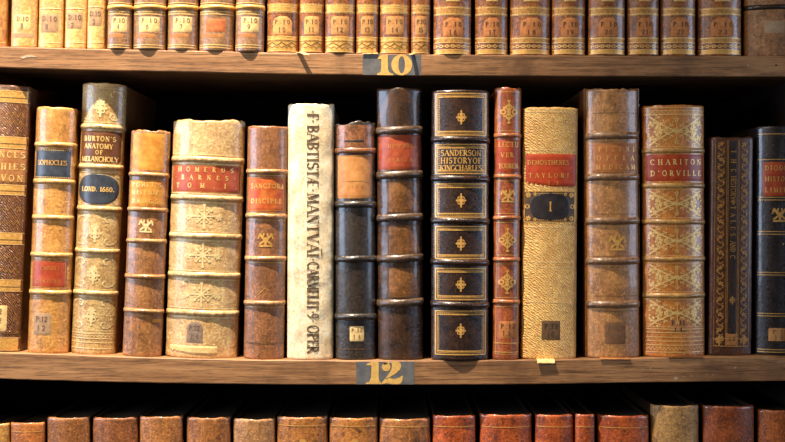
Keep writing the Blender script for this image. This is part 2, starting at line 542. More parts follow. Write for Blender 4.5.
def ringpoly(cx, cy, rx, ry, ix, iy, n=28):
    out = []
    for i in range(n):
        a, b = 2 * PI * i / n, 2 * PI * (i + 1) / n
        out.append([(cx + rx * math.cos(a), cy + ry * math.sin(a)), (cx + rx * math.cos(b), cy + ry * math.sin(b)),
                    (cx + ix * math.cos(b), cy + iy * math.sin(b)), (cx + ix * math.cos(a), cy + iy * math.sin(a))])
    return out


one10 = [(380.9, 55), (387.8, 54.6), (387.9, 69), (389.2, 72.4), (393.4, 74), (393.2, 75.2), (377, 74.9), (377, 73.8), (380.4, 72.2), (381.2, 69), (381.3, 59), (377.8, 59.2), (377.6, 58.2)]
flatmesh('number_panel', [[(362.6, 54.4), (392, 54.6), (421, 54.9), (421, 75.2), (392, 75.0), (362.6, 74.8)]], M_SLATE, sh10, 0.05, .2, 'slate grey painted panel')
flatmesh('numeral', [one10], M_NUM, sh10, -0.1, .25, 'yellow painted numeral 1')
flatmesh('numeral', ringpoly(401.7, 64.9, 10.4, 10.4, 3.3, 8.6), M_NUM, sh10, -0.1, .25, 'yellow painted numeral 0')
one12 = [(371.4, 362), (378.7, 361.8), (378.7, 378), (379.6, 381.6), (381.2, 382.8), (381.2, 384), (365.6, 383.9), (365.6, 383.2), (369.4, 381.6), (371.2, 377), (371.4, 365.4), (366.6, 365.2), (366.5, 364.2)]
flatmesh('number_panel', [[(356.2, 361.6), (385, 361.8), (414.2, 361.6), (414.2, 384.4), (385, 384.4), (356.2, 384.3)]], M_SLATE, sh12, 0.05, .2, 'slate grey painted panel')
flatmesh('numeral', [one12], M_NUM, sh12, -0.1, .25, 'yellow painted numeral 1')
two = [[(390.2, 362.2), (392.5, 361.9), (398.6, 361.9), (400.6, 363.6), (401.2, 366.4), (399.8, 369.6), (396.4, 373), (391, 376.4), (388, 378.4), (386.4, 379.2), (385.2, 378.6), (389, 373.6), (391.4, 369.6), (392, 365.6), (391.6, 363.4)],
       [(381.2, 384.1), (382.4, 381.8), (385.2, 378.6), (388.2, 377.7), (393, 379), (396.8, 378.6), (400, 377.2), (402.2, 375.4), (402.9, 376.2), (402.4, 380.4), (400.8, 383.4), (398.4, 384.2), (392, 384), (386.5, 383.2)],
       [(386.2 + 4.3 * math.cos(2 * PI * i / 14), 367 + 4.3 * math.sin(2 * PI * i / 14)) for i in range(14)],
       [(383.2, 364), (386, 362.2), (390.2, 362.2), (390.6, 363.2), (387.6, 363.4), (385, 365)]]
flatmesh('numeral', two, M_NUM, sh12, -0.1, .25, 'yellow painted numeral 2')


def blob(cx, cy, rx, ry, seed, n=9):
    r = random.Random(seed)
    return [(cx + rx * math.cos(2 * PI * i / n) * r.uniform(.6, 1.2), cy + ry * math.sin(2 * PI * i / n) * r.uniform(.6, 1.2)) for i in range(n)]


for k, (x, y, a, b) in enumerate(((748, 65.2, 1.1, 1), (761.6, 65.4, 1, 1.1))):
    flatmesh('nail_head', [blob(x, y, a, b, k)], M_FLECK, sh10, 0.02, .3, 'pale nail head')
flatmesh('nail_hole', [blob(776.4, 65.2, 1.6, 1.3, 8)], M_INK, sh10, 0.02, .1, 'dark nail hole')
flatmesh('wood_chip', [[(20, 57.6), (26, 55.2), (32, 55), (37.5, 57), (33, 57.2), (27, 57.4), (23, 58.8)]], M_FLECK, sh10, 0.02, .35, 'pale chipped spot')
for k, (x, y, a, b) in enumerate(((650.5, 368, .7, 2.0), (643, 370, .6, 1.6), (676, 378.5, 2.0, 1.6), (684, 376.6, 1.2, .8), (691.8, 376, .6, 1.8), (735, 367.8, 1.7, .9), (707, 374.6, .8, .6), (713, 375, .7, .6))):
    flatmesh('paint_fleck', [blob(x, y, a, b, 20 + k)], M_FLECK, sh12, 0.02, .12)


# ------------------------------------------------------------------ books
class Book:
    def __init__(s, row, label, xt0, xt1, yt, xb0, xb1, mat, group, A=52, y0=3.0, depth=160, r=2.0, wear=0.5, rough=0.25,
                 bandmat=None, boardmat=None, cat='book', name='antique_book', boardup=0.0, bx=0.0, nz=None):
        s.row = row
        Book.n = getattr(Book, 'n', 0) + 1
        s.sd = Book.n * 7.7
        s.s = (F * 1000 + y0 + 2) / (F * 1000)
        w0 = ((xt1 - xt0) + (xb1 - xb0)) / 2
        s.sx = (F * 1000 + y0 + .8 * (w0 / 2 * math.tan(math.radians(A) / 2) + min(r, w0 * .12))) / (F * 1000)
        s.w = w0 * s.sx
        cxb, cxt = (xb0 + xb1) / 2, (xt0 + xt1) / 2
        if row == 'up':
            s.zb = 221 - interp(S10T, cxb)
            h = 252 + 6 * math.sin(Book.n * 2.1) if not isinstance(yt, (int, float)) else yt
            slope = math.atan((interp(S10T, cxb + 8) - interp(S10T, cxb - 8)) / 16)
            s.lean = slope * .85
        elif row == 'mid':
            s.zb = 221 - interp(S12T, cxb)
            h = (221 - yt) * s.s - s.zb
            s.lean = math.atan((cxt - cxb) * s.sx / h)
        else:
            s.zb = LOWZ
            h = (221 - yt) * s.s - s.zb
            s.lean = 0.0
        s.zb += 0.15
        if row != 'mid':
            s.zb += s.w / 2 * abs(math.sin(s.lean)) * (0.1 if row == 'up' else 1)
        s.h = h
        s.A = math.radians(A)
        s.R = s.w / 2 / math.sin(s.A)
        s.r = min(r, s.w * .12)
        s.amp = rough
        s.wear = wear
        s.mat = mat
        s.bandmat = bandmat or mat
        e = bpy.data.objects.new(name, None)
        COL.objects.link(e)
        e.location = ((cxb - 392.5) * s.sx / 1000, y0 / 1000, s.zb / 1000)
        e.rotation_euler = (0, s.lean, 0)
        e['label'] = label
        e['category'] = cat
        if group:
            e['group'] = group
        s.e = e
        s.gilt = {}
        s.rnd = random.Random(Book.n)
        # spine shell
        s.ye = s.prof(s.w / 2)
        zs = [0, .5, 1.4, 3]
        step = nz or (3.2 if row == 'mid' else 4.5)
        n = int((h - 6) / step)
        if row == 'up':
            zs += [3 + 62 * i / 16 for i in range(1, 17)] + [h * .5, h - 3]
        elif row == 'low':
            zs += [h * .5] + [h - 48 + 45 * i / 14 for i in range(15)]
        else:
            zs += [3 + (h - 6) * i / n for i in range(1, n + 1)]
        zs += [h - 1.5, h - .6, h]
        th = 1.7
        jd = 4.0
        nx = 25
        V, Fc = [], []
        outer = [(-s.w / 2, s.ye + jd), (-s.w / 2, s.ye + jd * .5)]
        for i in range(nx):
            u = -1 + 2 * i / (nx - 1)
            outer.append((s.w / 2 * math.sin(u * PI / 2), None))
        outer += [(s.w / 2, s.ye + jd * .5), (s.w / 2, s.ye + jd)]
        m = len(outer)
        for z in zs:
            ins = 0.0
            if z < 1.4:
                ins = .7 * (1 - z / 1.4) ** 2
            if z > h - 1.5:
                ins = .9 * (1 - (h - z) / 1.5) ** 2
            ring_o, ring_i = [], []
            for x, y in outer:
                yy = s.surf(x, z) if y is None else y
                tz = max(0, (z - (h - 14)) / 14) ** 2
                bz = max(0, (9 - z) / 9) ** 2
                zz = z + tz * s.jit(x, 1) - 0 * bz
                sx = max(0.0, 1 - 2 * ins / s.w)
                ring_o.append((x * sx, yy + ins, zz))
                k = 1 - 2 * th / s.w
                ring_i.append((x * k, yy + th if y is None else yy, zz - (.6 if z == h else 0)))
            V += ring_o + ring_i[::-1]
        M = 2 * m
        for i in range(len(zs) - 1):
            for j in range(M):
                a, b = i * M + j, i * M + (j + 1) % M
                Fc.append([a, b, b + M, a + M])
        top = (len(zs) - 1) * M
        for j in range(m - 1):
            Fc.append([top + j, top + j + 1, top + M - 2 - j, top + M - 1 - j])
            Fc.append([j + 1, j, M - 1 - j, M - 2 - j])
        obj('spine', V, Fc, mat, e, fixn=True)
        # boards and pages
        for sg in (-1, 1):
            a, b = sg * (s.w / 2 - .4 + bx), sg * (s.w / 2 - 3.0 + min(bx, .4))
            v, f = box(min(a, b), max(a, b), s.ye + 2.8, depth, 0, h - .8 + boardup, .7)
            v = [(x, y, z + (.5 * noise.noise(Vector((y * .06, s.sd, sg * 3))) if z > h / 2 else 0)) for x, y, z in v]
            obj('board', v, f, boardmat or mat, e, False)
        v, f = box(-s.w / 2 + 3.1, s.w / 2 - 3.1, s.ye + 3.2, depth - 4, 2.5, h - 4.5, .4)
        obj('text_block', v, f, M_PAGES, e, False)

    def jit(s, x, k):
        return s.wear * (1.3 * noise.noise(Vector((x * .11, s.sd, k * 9.1))) + .7 * noise.noise(Vector((x * .45, s.sd + 4, k * 5.3))))

    def prof(s, x):
        x = max(-s.w / 2, min(s.w / 2, x))
        y = s.R - math.sqrt(max(0, s.R * s.R - x * x))
        q = abs(x) - (s.w / 2 - s.r)
        if q > 0:
            y += s.r - math.sqrt(max(0, s.r * s.r - q * q))
        return y

    def surf(s, x, z):
        return s.prof(x) + s.amp * (noise.noise(Vector((x * .09, z * .05, s.sd))) + .5 * noise.noise(Vector((x * .25, z * .16, s.sd + 9))))

    def Z(s, py):
        return (221 - py) * s.s - s.zb

    def X(s, fx):
        return fx * s.w / 2

    def PX(s, px, py):
        """photo column -> local x on the spine"""
        return ((px - 392.5) * s.s - s.e.location.x * 1000) - s.Z(py) * math.tan(s.lean)

    def bands(s, ys, hw=2.6, hgt=2.2, mat=None, skew=0.0):
        for yb in ys:
            zb = s.Z(yb)
            V, Fc = [], []
            nx = 23
            rows = 9
            cols = [(-s.w / 2, s.ye + 3.4, -1, 0)]
            for i in range(nx):
                u = -1 + 2 * i / (nx - 1)
                x = s.w / 2 * math.sin(u * PI / 2)
                d = .25
                dy = (s.prof(min(s.w / 2, x + d)) - s.prof(max(-s.w / 2, x - d))) / (min(s.w / 2, x + d) - max(-s.w / 2, x - d))
                L = math.hypot(dy, 1)
                cols.append((x, None, dy / L, -1 / L))
            cols.append((s.w / 2, s.ye + 3.4, 1, 0))
            k = s.rnd.uniform(0, 50)
            for j in range(rows):
                vv = -1 + 2 * j / (rows - 1)
                vv = math.sin(vv * PI / 2)
                for x, y, ax, ay in cols:
                    wob = .5 * noise.noise(Vector((x * .06, k, 2.2))) + skew * x / s.w
                    g = 1.15 + .3 * noise.noise(Vector((x * .1, k, 7.7)))
                    off = hgt * g * math.sqrt(max(0, 1 - vv * vv)) - .35
                    z = zb + vv * hw + wob
                    yy = (s.surf(x, z) if y is None else y)
                    V.append((x + ax * off * .45, yy + ay * off, z))
            C = len(cols)
            for j in range(rows - 1):
                for i in range(C - 1):
                    a = j * C + i
                    Fc.append([a, a + 1, a + C + 1, a + C])
            obj('raised_band', V, Fc, mat or s.bandmat, s.e)

    def label(s, y0, y1, f0, f1, mat, name='title_label', shape=None, eps=.42, lab=None):
        z0, z1 = s.Z(y1), s.Z(y0)
        x0, x1 = s.X(f0), s.X(f1)
        nz, nx = max(8, int((z1 - z0) / 2)), max(8, int((x1 - x0) / 1.6))
        if shape == 'oval':
            nz = 22
        V, Fc = [], []
        k = s.rnd.uniform(0, 90)
        cz, H = (z0 + z1) / 2, (z1 - z0) / 2
        for j in range(nz + 1):
            t = j / nz
            if shape == 'oval':
                t = .5 - .5 * math.cos(PI * t)
            z = z0 + (z1 - z0) * t
            a, b = x0, x1
            if shape == 'oval':
                q = max(.05, (1 - abs((z - cz) / H) ** 2.6) ** (1 / 2.6)) if abs(z - cz) < H else .05
                m = (a + b) / 2
                a, b = m + (a - m) * q, m + (b - m) * q
            elif shape == 'arch' and t > .62:
                q = 1 - .55 * ((t - .62) / .38) ** 2.2
                m = (a + b) / 2
                a, b = m + (a - m) * q, m + (b - m) * q
            a += .35 * noise.noise(Vector((k, z * .4, 1)))
            b += .35 * noise.noise(Vector((k, z * .4, 9)))
            for i in range(nx + 1):
                x = a + (b - a) * i / nx
                zz = z
                if shape == 'torn':
                    lift = max(0, 1 - t * 2.2) * 3.6 * max(0, 1 - i / nx * 2.0) * (1 + .7 * math.sin(i * 2.3))
                    zz = z + lift
                edge = j in (0, nz) or i in (0, nx)
                xs = max(-s.w / 2 * .998, min(s.w / 2 * .998, x))
                V.append((xs, s.surf(xs, zz) - (0 if edge else eps), zz))
        for j in range(nz):
            for i in range(nx):
                a = j * (nx + 1) + i
                Fc.append([a, a + 1, a + nx + 2, a + nx + 1])
        o = obj(name, V, Fc, mat, s.e)
        if lab:
            o['label'] = lab
        return o

    def deco(s, mat, eps=.3):
        key = (mat.name, eps)
        if key not in s.gilt:
            s.gilt[key] = (Deco(s, eps), mat)
        return s.gilt[key][0]

    def write(s, parent, lines, mat, wt=1.0, eps=.62, serif=True):
        d = Deco(s, eps)
        for st, y, h, f0, f1 in lines:
            d.text(st, s.X(f0), s.X(f1), s.Z(y) - h / 2, h, wt, serif=serif)
        return obj('lettering', d.v, d.f, mat, parent or s.e, False)

    def mark(s, y0, y1, f0, f1, mat, lines, ink=M_INKP, shape=None, lab=None, wt=1.0):
        o = s.label(y0, y1, f0, f1, mat, 'shelfmark_label', shape, .3, lab)
        if lines:
            s.write(o, lines, ink, wt, .46)
        return o

    def done(s):
        for d, mat in s.gilt.values():
            # one mesh for each panel of tooling
            fs = sorted((min(d.v[i][2] for i in f), max(d.v[i][2] for i in f), f) for f in d.f)
            groups, hi = [], -1e9
            for a, b, f in fs:
                if a > hi + 4.5:
                    groups.append([])
                groups[-1].append(f)
                hi = max(hi, b)
            for g in groups:
                V, Fc = [], []
                for f in g:
                    Fc.append(list(range(len(V), len(V) + len(f))))
                    V += [d.v[i] for i in f]
                obj('gilt_tooling' if 'gold' in mat.name or 'gild' in mat.name else 'blind_tooling', V, Fc, mat, s.e, False)
        return s


UP, MID, LOW = 'books on the upper shelf', 'books on the middle shelf', 'books on the lower shelf'
# ---------------------------------------------------------------- middle shelf
def L(c1, c2, c3, **kw):
    L.n = getattr(L, 'n', 0) + 1
    return leather('book_leather_%02d' % L.n, c1, c2, c3, **kw)


BOARDCALF = leather('calf_board', (132, 84, 44), (112, 68, 36), (74, 44, 24))
BOARDDARK = leather('dark_board', (58, 40, 28), (46, 32, 24), (28, 20, 16))


def gband(b, y0, y1, mat=M_GOLDD, f=.99, lines=True, bright=M_GOLDB):
    """flat gilt band, with bright fillets along its edges"""
    o = b.label(y0, y1, -f, f, mat, 'gilt_band', None, .16)
    if lines:
        d = b.deco(bright, .32)
        d.hline(b.Z(y0 + .4), b.X(-f), b.X(f), .7)
        d.hline(b.Z(y1 - .4), b.X(-f), b.X(f), .7)
    return o


# 1 - cut by the left edge of the frame
b = Book('mid', 'brown tooled book with wide gilt bands, far left end of the middle shelf', -17, 30.5, 85, -28, 19.5,
         L((134, 88, 52), (104, 66, 40), (66, 42, 26), emboss=1.2, bump=.8, coat=.3), MID, A=42, y0=3, depth=170)
for y0, y1 in ((90, 102), (136, 148), (184, 194.5), (232, 244), (279, 291)):
    gband(b, y0, y1, M_GOLD)
    b.deco(M_BLIND, .34).hline(b.Z((y0 + y1) / 2 + 1.2), b.X(-.98), b.X(.98), .6)
gband(b, 337, 350, M_GOLD)
b.deco(M_BLIND, .34).hline(b.Z(333), b.X(-.98), b.X(.98), 1.0)
la = b.label(149, 183, -.98, .98, M_TANL)
b.write(la, [('VINCES', 154, 6, -.5, .92), ('ATHIES', 166, 6, -.54, .93), ('DEVON', 177.5, 6, -.5, .88)], M_GOLDB, 1.25)
b.mark(305, 331, -.35, .5, M_PAPER, [('P.12', 311, 5, -.25, .3), ('12', 320, 5, .02, .3)], M_INKB)
d = b.deco(M_GOLDD, .25)
for yy in (92, 114, 122, 208, 222, 258, 270):
    d.zig(b.Z(yy), b.X(-.85), b.X(.85), 2.2, 7, .5)
b.done()

# 2
b = Book('mid', 'golden tan book with a blue title label and a small red label below it', 36, 76.5, 107, 27, 67,
         L((216, 158, 88), (198, 134, 66), (146, 94, 50), rough=.4, speck=.45), MID, A=55, y0=4)
b.bands((144.5, 181.5, 217.5, 255, 292.5), 2.6, 2.0, L((226, 178, 112), (210, 150, 84), (154, 104, 56)))
la = b.label(149, 178, -.86, .86, M_BLUE)
b.write(la, [('SOPHOCLES', 162.5, 4.6, -.72, .72)], M_GOLD, 1.0)
d = b.deco(M_GOLDB, .6)
for yy in (150, 177):
    d.dots(b.Z(yy), b.X(-.8), b.X(.8), .55, 1.8)
la = b.label(260, 288, -.82, .88, M_RED)
b.write(la, [('CAROLI', 268, 3.4, -.35, .55), ('CANTERI', 281, 3.4, -.6, .6)], M_GOLDD, .9)
b.deco(M_GOLDD, .6).frame(b.X(-.76), b.X(.82), b.Z(287), b.Z(261), .6)
b.mark(313, 335, -.6, .3, M_VIOLET, [('P.12', 319, 5, -.5, .1), ('12', 328, 5, -.4, 0)], M_INKP)
b.done()

# 3
CREAM3 = L((214, 182, 130), (194, 154, 100), (140, 98, 58), rough=.34, speck=.35)
b = Book('mid', 'tall cream gilt book with brown title label and oval blue label reading LOND. 1660', 82.5, 126, 83, 70.5, 114, CREAM3, MID,
         A=55, y0=9.5, depth=170, boardmat=BOARDCALF, boardup=.2)
b.bands((126.5, 166.5, 208.5, 251, 293), 2.7, 2.0, L((224, 194, 142), (204, 164, 110), (142, 98, 58), rough=.34))
la = b.label(131, 162.5, -.9, .93, M_BROWNL)
b.write(la, [("BURTON'S", 138.5, 4.6, -.72, .72), ('ANATOMY', 146, 4.6, -.7, .62), ('OF', 152.2, 4, -.14, .18), ('MELANCHOLY', 159, 4.8, -.82, .86)], M_GOLDB, 1.35)
la = b.label(174, 204, -.92, .92, M_BLUE, 'date_label', 'oval')
b.write(la, [('LOND. 1660.', 189, 4.4, -.74, .74)], M_GOLDB, 1.5)
d = b.deco(M_PALE, .3)
d.hline(b.Z(172), b.X(-.97), b.X(.97), .9)
d.hline(b.Z(206), b.X(-.97), b.X(.97), .9)
for sx in (-1, 1):
    for yy in (175.5, 202.5):
        d.rosette(b.X(.86 * sx), b.Z(yy), 2.6, 5, .3)
for y0, y1 in ((88, 122), (213, 247), (255.5, 289), (297, 330)):
    zc = b.Z((y0 + y1) / 2)
    d.rosette(b.X(0), zc + 3, 5, 7, .2)
    d.fleuron(b.X(0), zc - 3, 8)
    for sx in (-1, 1):
        for sz in (-1, 1):
            d.scroll(b.X(.9 * sx), zc + sz * 5.5, 8, -sx, sz, .8)
            d.dot(b.X(.45 * sx), zc + sz * 10, 1)
    d.dots(b.Z(y0), b.X(-.95), b.X(.95), .5, 1.6)
    d.dots(b.Z(y1), b.X(-.95), b.X(.95), .5, 1.6)
for yy in (333, 338, 342, 348):
    d.hline(b.Z(yy), b.X(-.97), b.X(.97), .8)
d.zig(b.Z(335.5), b.X(-.95), b.X(.95), 1, 12, .5)
b.done()

# 4
b = Book('mid', 'short brown calf book with ochre title label and gilt crest, torn top edge', 132, 168.8, 130, 121, 161.8,
         L((172, 120, 72), (144, 96, 58), (96, 62, 40), speck=.5), MID, A=48, y0=4, wear=2.4)
b.bands((174.5, 209.5, 241, 276.5, 311), 2.4, 2.4, L((190, 142, 92), (164, 112, 66), (100, 62, 36)))
la = b.label(180, 206.5, -.88, .9, M_OCHRE)
b.write(la, [("POMET'S", 184.5, 4.4, -.76, .72), ('HIST.OF', 192.5, 4.2, -.76, .62), ('DRUGS', 201, 4.2, -.76, .6)], M_GOLDB, 1.2)
b.label(133, 170, -.82, .82, M_OCHRE, 'leather_patch', None, .12, 'worn ochre leather patch')
b.deco(M_PALE, .3).crest(b.X(.05), b.Z(226), 11)
b.mark(315, 332, -.6, .3, M_TANL, [('O.10', 319, 4.4, -.46, .2), ('14', 326.5, 4.4, -.3, 0)], M_INKP)
b.label(318.5, 322.5, .55, .95, M_OCHRE, 'paper_scrap', None, .4, 'small ochre paper scrap')
b.done()

# 5
CREAM5 = L((226, 190, 142), (208, 166, 114), (170, 118, 74), speck=.4, rough=.42, sc=.8)
b = Book('mid', 'thick cream book with red label reading HOMERUS and grey paper near its foot', 172.6, 245.2, 120, 165.2, 235.8, CREAM5,
         MID, A=44, y0=4.5, depth=175, wear=1.3, boardmat=BOARDCALF)
b.bands((159.5, 198, 236, 275, 313), 3.0, 2.2, L((224, 192, 142), (204, 162, 108), (146, 100, 60)))
d = b.deco(M_PALE, .3)
for yy in (154.5, 164, 193.5, 202.5, 231.5, 240.5, 270.5, 279.5, 308, 317.5):
    d.hline(b.Z(yy), b.X(-.97), b.X(.97), .9)
la = b.label(165, 192.5, -.94, .94, M_REDP)
b.write(la, [('HOMERUS', 169.5, 4.6, -.78, .76), ('*BARNES*', 177.5, 4.4, -.86, .82), ('TOM.I.', 185.5, 4.6, -.82, .86)], M_GOLDB, 1.25)
b.deco(M_GOLDD, .6).frame(b.X(-.9), b.X(.9), b.Z(192), b.Z(165.8), .5)
for yy in (216, 255, 294):
    d.snow(b.X(.02), b.Z(yy), 11.5)
    for sx in (-1, 1):
        d.rosette(b.X(.42 * sx), b.Z(yy + 1), 4, 6, .25)
for sx in (-1, 1):
    for yy in (287, 301):
        d.scroll(b.X(.3 * sx), b.Z(yy), 6, sx, 1, .8)
b.mark(322, 343, -.36, .1, M_PAPERG, [('P.12', 328, 4.6, -.3, 0), ('14', 336, 4.6, -.24, -.02)], M_INKP, 'arch')
b.label(346, 354, -.85, .5, M_PAPER, 'paper_scrap', 'torn', .5, 'ragged cream paper patch at the foot')
b.done()

# 6
b = Book('mid', 'brown calf book with orange label and gilt crest, right against the white vellum book', 248, 287.5, 126, 243, 284,
         L((158, 106, 68), (132, 90, 62), (92, 64, 50), speck=.5, rough=.36), MID, A=50, y0=5)
b.bands((171.5, 216, 258.5, 303), 2.5, 2.4, L((196, 150, 104), (160, 110, 70), (100, 64, 40), rough=.36))
la = b.label(177, 211.5, -.9, .92, M_ORANGE)
b.write(la, [('SANCTORI', 186, 4.6, -.76, .84), ('S', 193, 3, -.06, .1), ('DISCIPLI', 201, 4.6, -.74, .74)], M_GOLD, 1.15)
d = b.deco(M_GOLDD, .6)
d.frame(b.X(-.84), b.X(.86), b.Z(210.5), b.Z(178), .6)
d = b.deco(M_GOLD, .3)
d.crest(b.X(.04), b.Z(240), 12)
for yy in (175.3, 213, 220, 262.5, 307):
    d.hline(b.Z(yy), b.X(-.95), b.X(.95), .5)
d.stroke([(b.X(-.3), b.Z(295)), (b.X(.05), b.Z(288))], .7)
b.deco(M_BLIND, .3).hline(b.Z(343), b.X(-.9), b.X(.9), .8)
b.done()

# 7 vellum
VEL = leather('vellum', (250, 236, 208), (234, 212, 174), (196, 160, 116), coat=.3, rough=.5, sc=.7, speck=.3, bump=.3)
b = Book('mid', 'white vellum book with black hand-lettered title running down its spine', 288, 334, 104, 287, 333, VEL, MID, A=34, y0=5,
         wear=1.0, rough=.8, depth=150, name='vellum_book', r=3)
d = Deco(b, .35)
for st, y0, y1 in (('*F*', 110, 123), ('BABTIST^', 125, 188), ('*', 189, 191), ('MANTV~I', 193, 257), ('*', 258.5, 260), ('CARMELIT', 262, 310), ('*', 311, 313), ('9', 313.5, 318), ('*', 319.5, 321.5), ('OPER', 325, 353)):
    d.text(st, b.Z(y0), b.Z(y1), b.PX(307.5, (y0 + y1) / 2), 11.2, .85, vert=True)
obj('lettering', d.v, d.f, M_INKB, b.e, False)
b.done()

# 8
b = Book('mid', 'short black calf book with tan title label and tiny square paper label, torn head', 335.5, 375.5, 123, 335.5, 376,
         L((62, 54, 48), (50, 44, 42), (34, 28, 26), rough=.33, speck=.5), MID, A=52, y0=4, wear=2.6)
b.bands((204.5, 259, 317), 3.4, 2.8)
b.bands((150.5,), 3.0, 2.0, L((150, 96, 60), (112, 70, 46), (66, 42, 30)))
la = b.label(155, 198.5, -.88, .84, plain('fawn_label', (208, 146, 84), (182, 116, 62), .42, scale=120))
d = b.deco(M_GOLDD, .6)
d.frame(b.X(-.76), b.X(.76), b.Z(197.5), b.Z(156), .5)
d.hline(b.Z(181), b.X(-.76), b.X(.76), .5)
b.write(la, [('LIVY', 186, 3.4, -.4, .4)], M_GOLDD, .8)
b.label(125, 147, -.93, .93, leather('worn_head', (160, 104, 66), (124, 78, 50), (70, 46, 32), speck=.6), 'leather_patch', None, .2, 'worn brown leather at the head')
b.label(140, 142.4, -.6, .5, M_BLACKL, 'leather_tear', None, .3, 'dark tear across the head')
b.mark(326, 341, -.28, .42, M_PAPER, [('P.12', 330, 3.6, -.2, .34), ('14', 336.5, 3.6, -.1, .24)], M_INKP)
d = b.deco(M_BLIND, .3)
d.hline(b.Z(349), b.X(-.9), b.X(.9), .8)
b.done()

# 9
b = Book('mid', 'tall dark brown calf book with rubbed red label, beside the black and gilt book', 376.5, 422, 88, 378, 423,
         L((86, 58, 38), (60, 44, 35), (34, 28, 26), rough=.32, sc=.7, speck=.5), MID, A=52, y0=3, depth=175, wear=.8, rough=.5)
b.bands((130, 174.5, 217.5, 258.5, 303), 4.0, 3.0, L((104, 82, 66), (76, 60, 50), (46, 36, 32), rough=.3), skew=1.6)
la = b.label(135, 169.5, -.92, .94, plain('brick_label', (178, 88, 54), (150, 62, 36), .36, scale=120))
b.write(la, [('HISTORIA', 146, 3.4, -.5, .74), ('ITALIAE', 160, 3.4, -.5, .74)], M_GOLDD, .9)
TANP = leather('tan_panel', (142, 96, 54), (112, 74, 42), (78, 54, 36), rough=.34, speck=.4)
for y0, y1 in ((181, 212), (225, 254), (268, 297)):
    b.label(y0, y1, -.5, .86, TANP, 'leather_panel', None, .12, 'rubbed tan leather panel')
    b.deco(M_BLIND, .3).frame(b.X(-.52), b.X(.88), b.Z(y1), b.Z(y0), .6)
b.done()

# 10
b = Book('mid', 'black calf book tooled in gold, title SANDERSON HISTORY OF KING CHARLES', 432, 489.5, 90, 431, 489,
         L((66, 44, 34), (44, 34, 32), (30, 26, 28), rough=.30, sc=.8, speck=.6), MID, A=38, y0=-3.5, depth=180, wear=.5, r=3.5)
b.bands((139.5, 178.5, 221, 262.5, 305), 3.2, 2.6, skew=-1.0)
d = b.deco(M_GOLD, .3)
for i, (y0, y1, yo) in enumerate(((93.5, 135, 117.5), (144.5, 173.5, None), (184, 217, 200.5), (226.5, 258.5, 243.5), (268.5, 299.5, 284.5), (311, 354.5, 330.5))):
    x0, x1 = b.X(-.86), b.X(.86)
    z0, z1 = b.Z(y1), b.Z(y0)
    d.frame(x0, x1, z0, z1, 1.1)
    d.frame(x0 + 1.8, x1 - 1.8, z0 + 1.8, z1 - 1.8, .5)
    for zz in (z0 + 3.4, z1 - 3.4):
        d.dots(zz, x0 + 3, x1 - 3, .85, 1.9)
        d.hline(zz, x0 + 2, x1 - 2, .9)
    for xx in (x0 + 3.2, x1 - 3.2):
        n = int((z1 - z0 - 8) / 1.8)
        for j in range(n):
            d.dot(xx, z0 + 4.5 + j * 1.8, .5, n=6)
    if yo:
        d.fleuron(b.X(0), b.Z(yo), 6.2)
la = b.label(147.5, 171.5, -.72, .72, M_BLACKL)
b.write(la, [('SANDERSON', 153, 5.6, -.7, .7), ('HISTORYOF', 160.6, 5.6, -.7, .7), ('KINGCHARLES', 168, 5.4, -.72, .72)], M_GOLD, .95)
b.done()

# 11
b = Book('mid', 'slim red-brown calf book with gilt lozenges, between black gilt book and yellow book', 495, 521.5, 88, 492.5, 519,
         L((176, 94, 52), (142, 72, 40), (88, 50, 34), rough=.36, speck=.55), MID, A=56, y0=2, wear=1.0)
b.bands((135.5, 176.5, 218, 259.5, 302), 2.3, 1.9, L((196, 124, 76), (160, 92, 54), (94, 54, 36), rough=.36))
la = b.label(140, 172.5, -.86, .9, M_RED)
b.write(la, [('LECTU', 144.5, 5, -.74, .78), ('VER', 155, 4.4, -.56, .4), ('TOUREN', 166, 4.6, -.74, .78)], M_GOLD, 1.0)
d = b.deco(M_GOLD, .3)
d.tall_fleuron(b.X(.02), b.Z(112), 8, 11)
d.crest(b.X(0), b.Z(196), 11)
d.tall_fleuron(b.X(0), b.Z(240), 8, 11)
d.tall_fleuron(b.X(0), b.Z(282), 8, 11)
for y0, y1 in ((92, 131), (181, 213.5), (222.5, 255), (264, 297.5), (306.5, 354)):
    d.hline(b.Z(y0), b.X(-.85), b.X(.85), .5)
    d.hline(b.Z(y1), b.X(-.85), b.X(.85), .5)
    for sx in (-1, 1):
        d.stroke([(b.X(.8 * sx), b.Z(y0)), (b.X(.8 * sx), b.Z(y1))], .4)
for yy in (343, 352):
    d.hline(b.Z(yy), b.X(-.9), b.X(.9), .8)
b.mark(321, 338, -.6, .8, plain('amber_paper', (196, 128, 66), (176, 104, 52), .6), [('P.12', 326, 4.6, -.45, .65), ('15', 333, 4.4, -.3, .3)], M_INK)
b.done()

# 12
YEL = leather('embossed_yellow_calf', (236, 184, 114), (214, 156, 88), (164, 110, 60), coat=.1, rough=.48, speck=.35, emboss=1.4, bump=.42)
b = Book('mid', 'flat yellow embossed book with red label and dark oval numbered I', 524, 577.5, 107.5, 521.5, 576, YEL, MID, bx=1.4, boardup=.8, A=26, y0=4, wear=.7, r=2.6)
la = b.label(154, 186.5, -.92, .94, plain('scarlet_label', (196, 76, 38), (172, 58, 26), .45, scale=150), 'title_label', 'torn', .6)
b.write(la, [('DEMOSTHENES', 162.5, 4.4, -.86, .66), ('TAYLORI', 175.5, 4.6, -.82, .66), ('I.I', 183, 3.4, -.1, .25)], M_GOLD, .95, .8)
b.label(191, 222.5, -.96, .92, plain('brown_black_plate', (96, 74, 52), (70, 56, 46), .5, scale=130), 'volume_plate', None, .3)
la = b.label(193.5, 220, -.8, .76, M_BLACKL, 'volume_label', 'oval', .5)
b.write(la, [('I', 206.5, 9, -.08, .04)], M_GOLD, .8, .75)
d = b.deco(M_GOLD, .46)
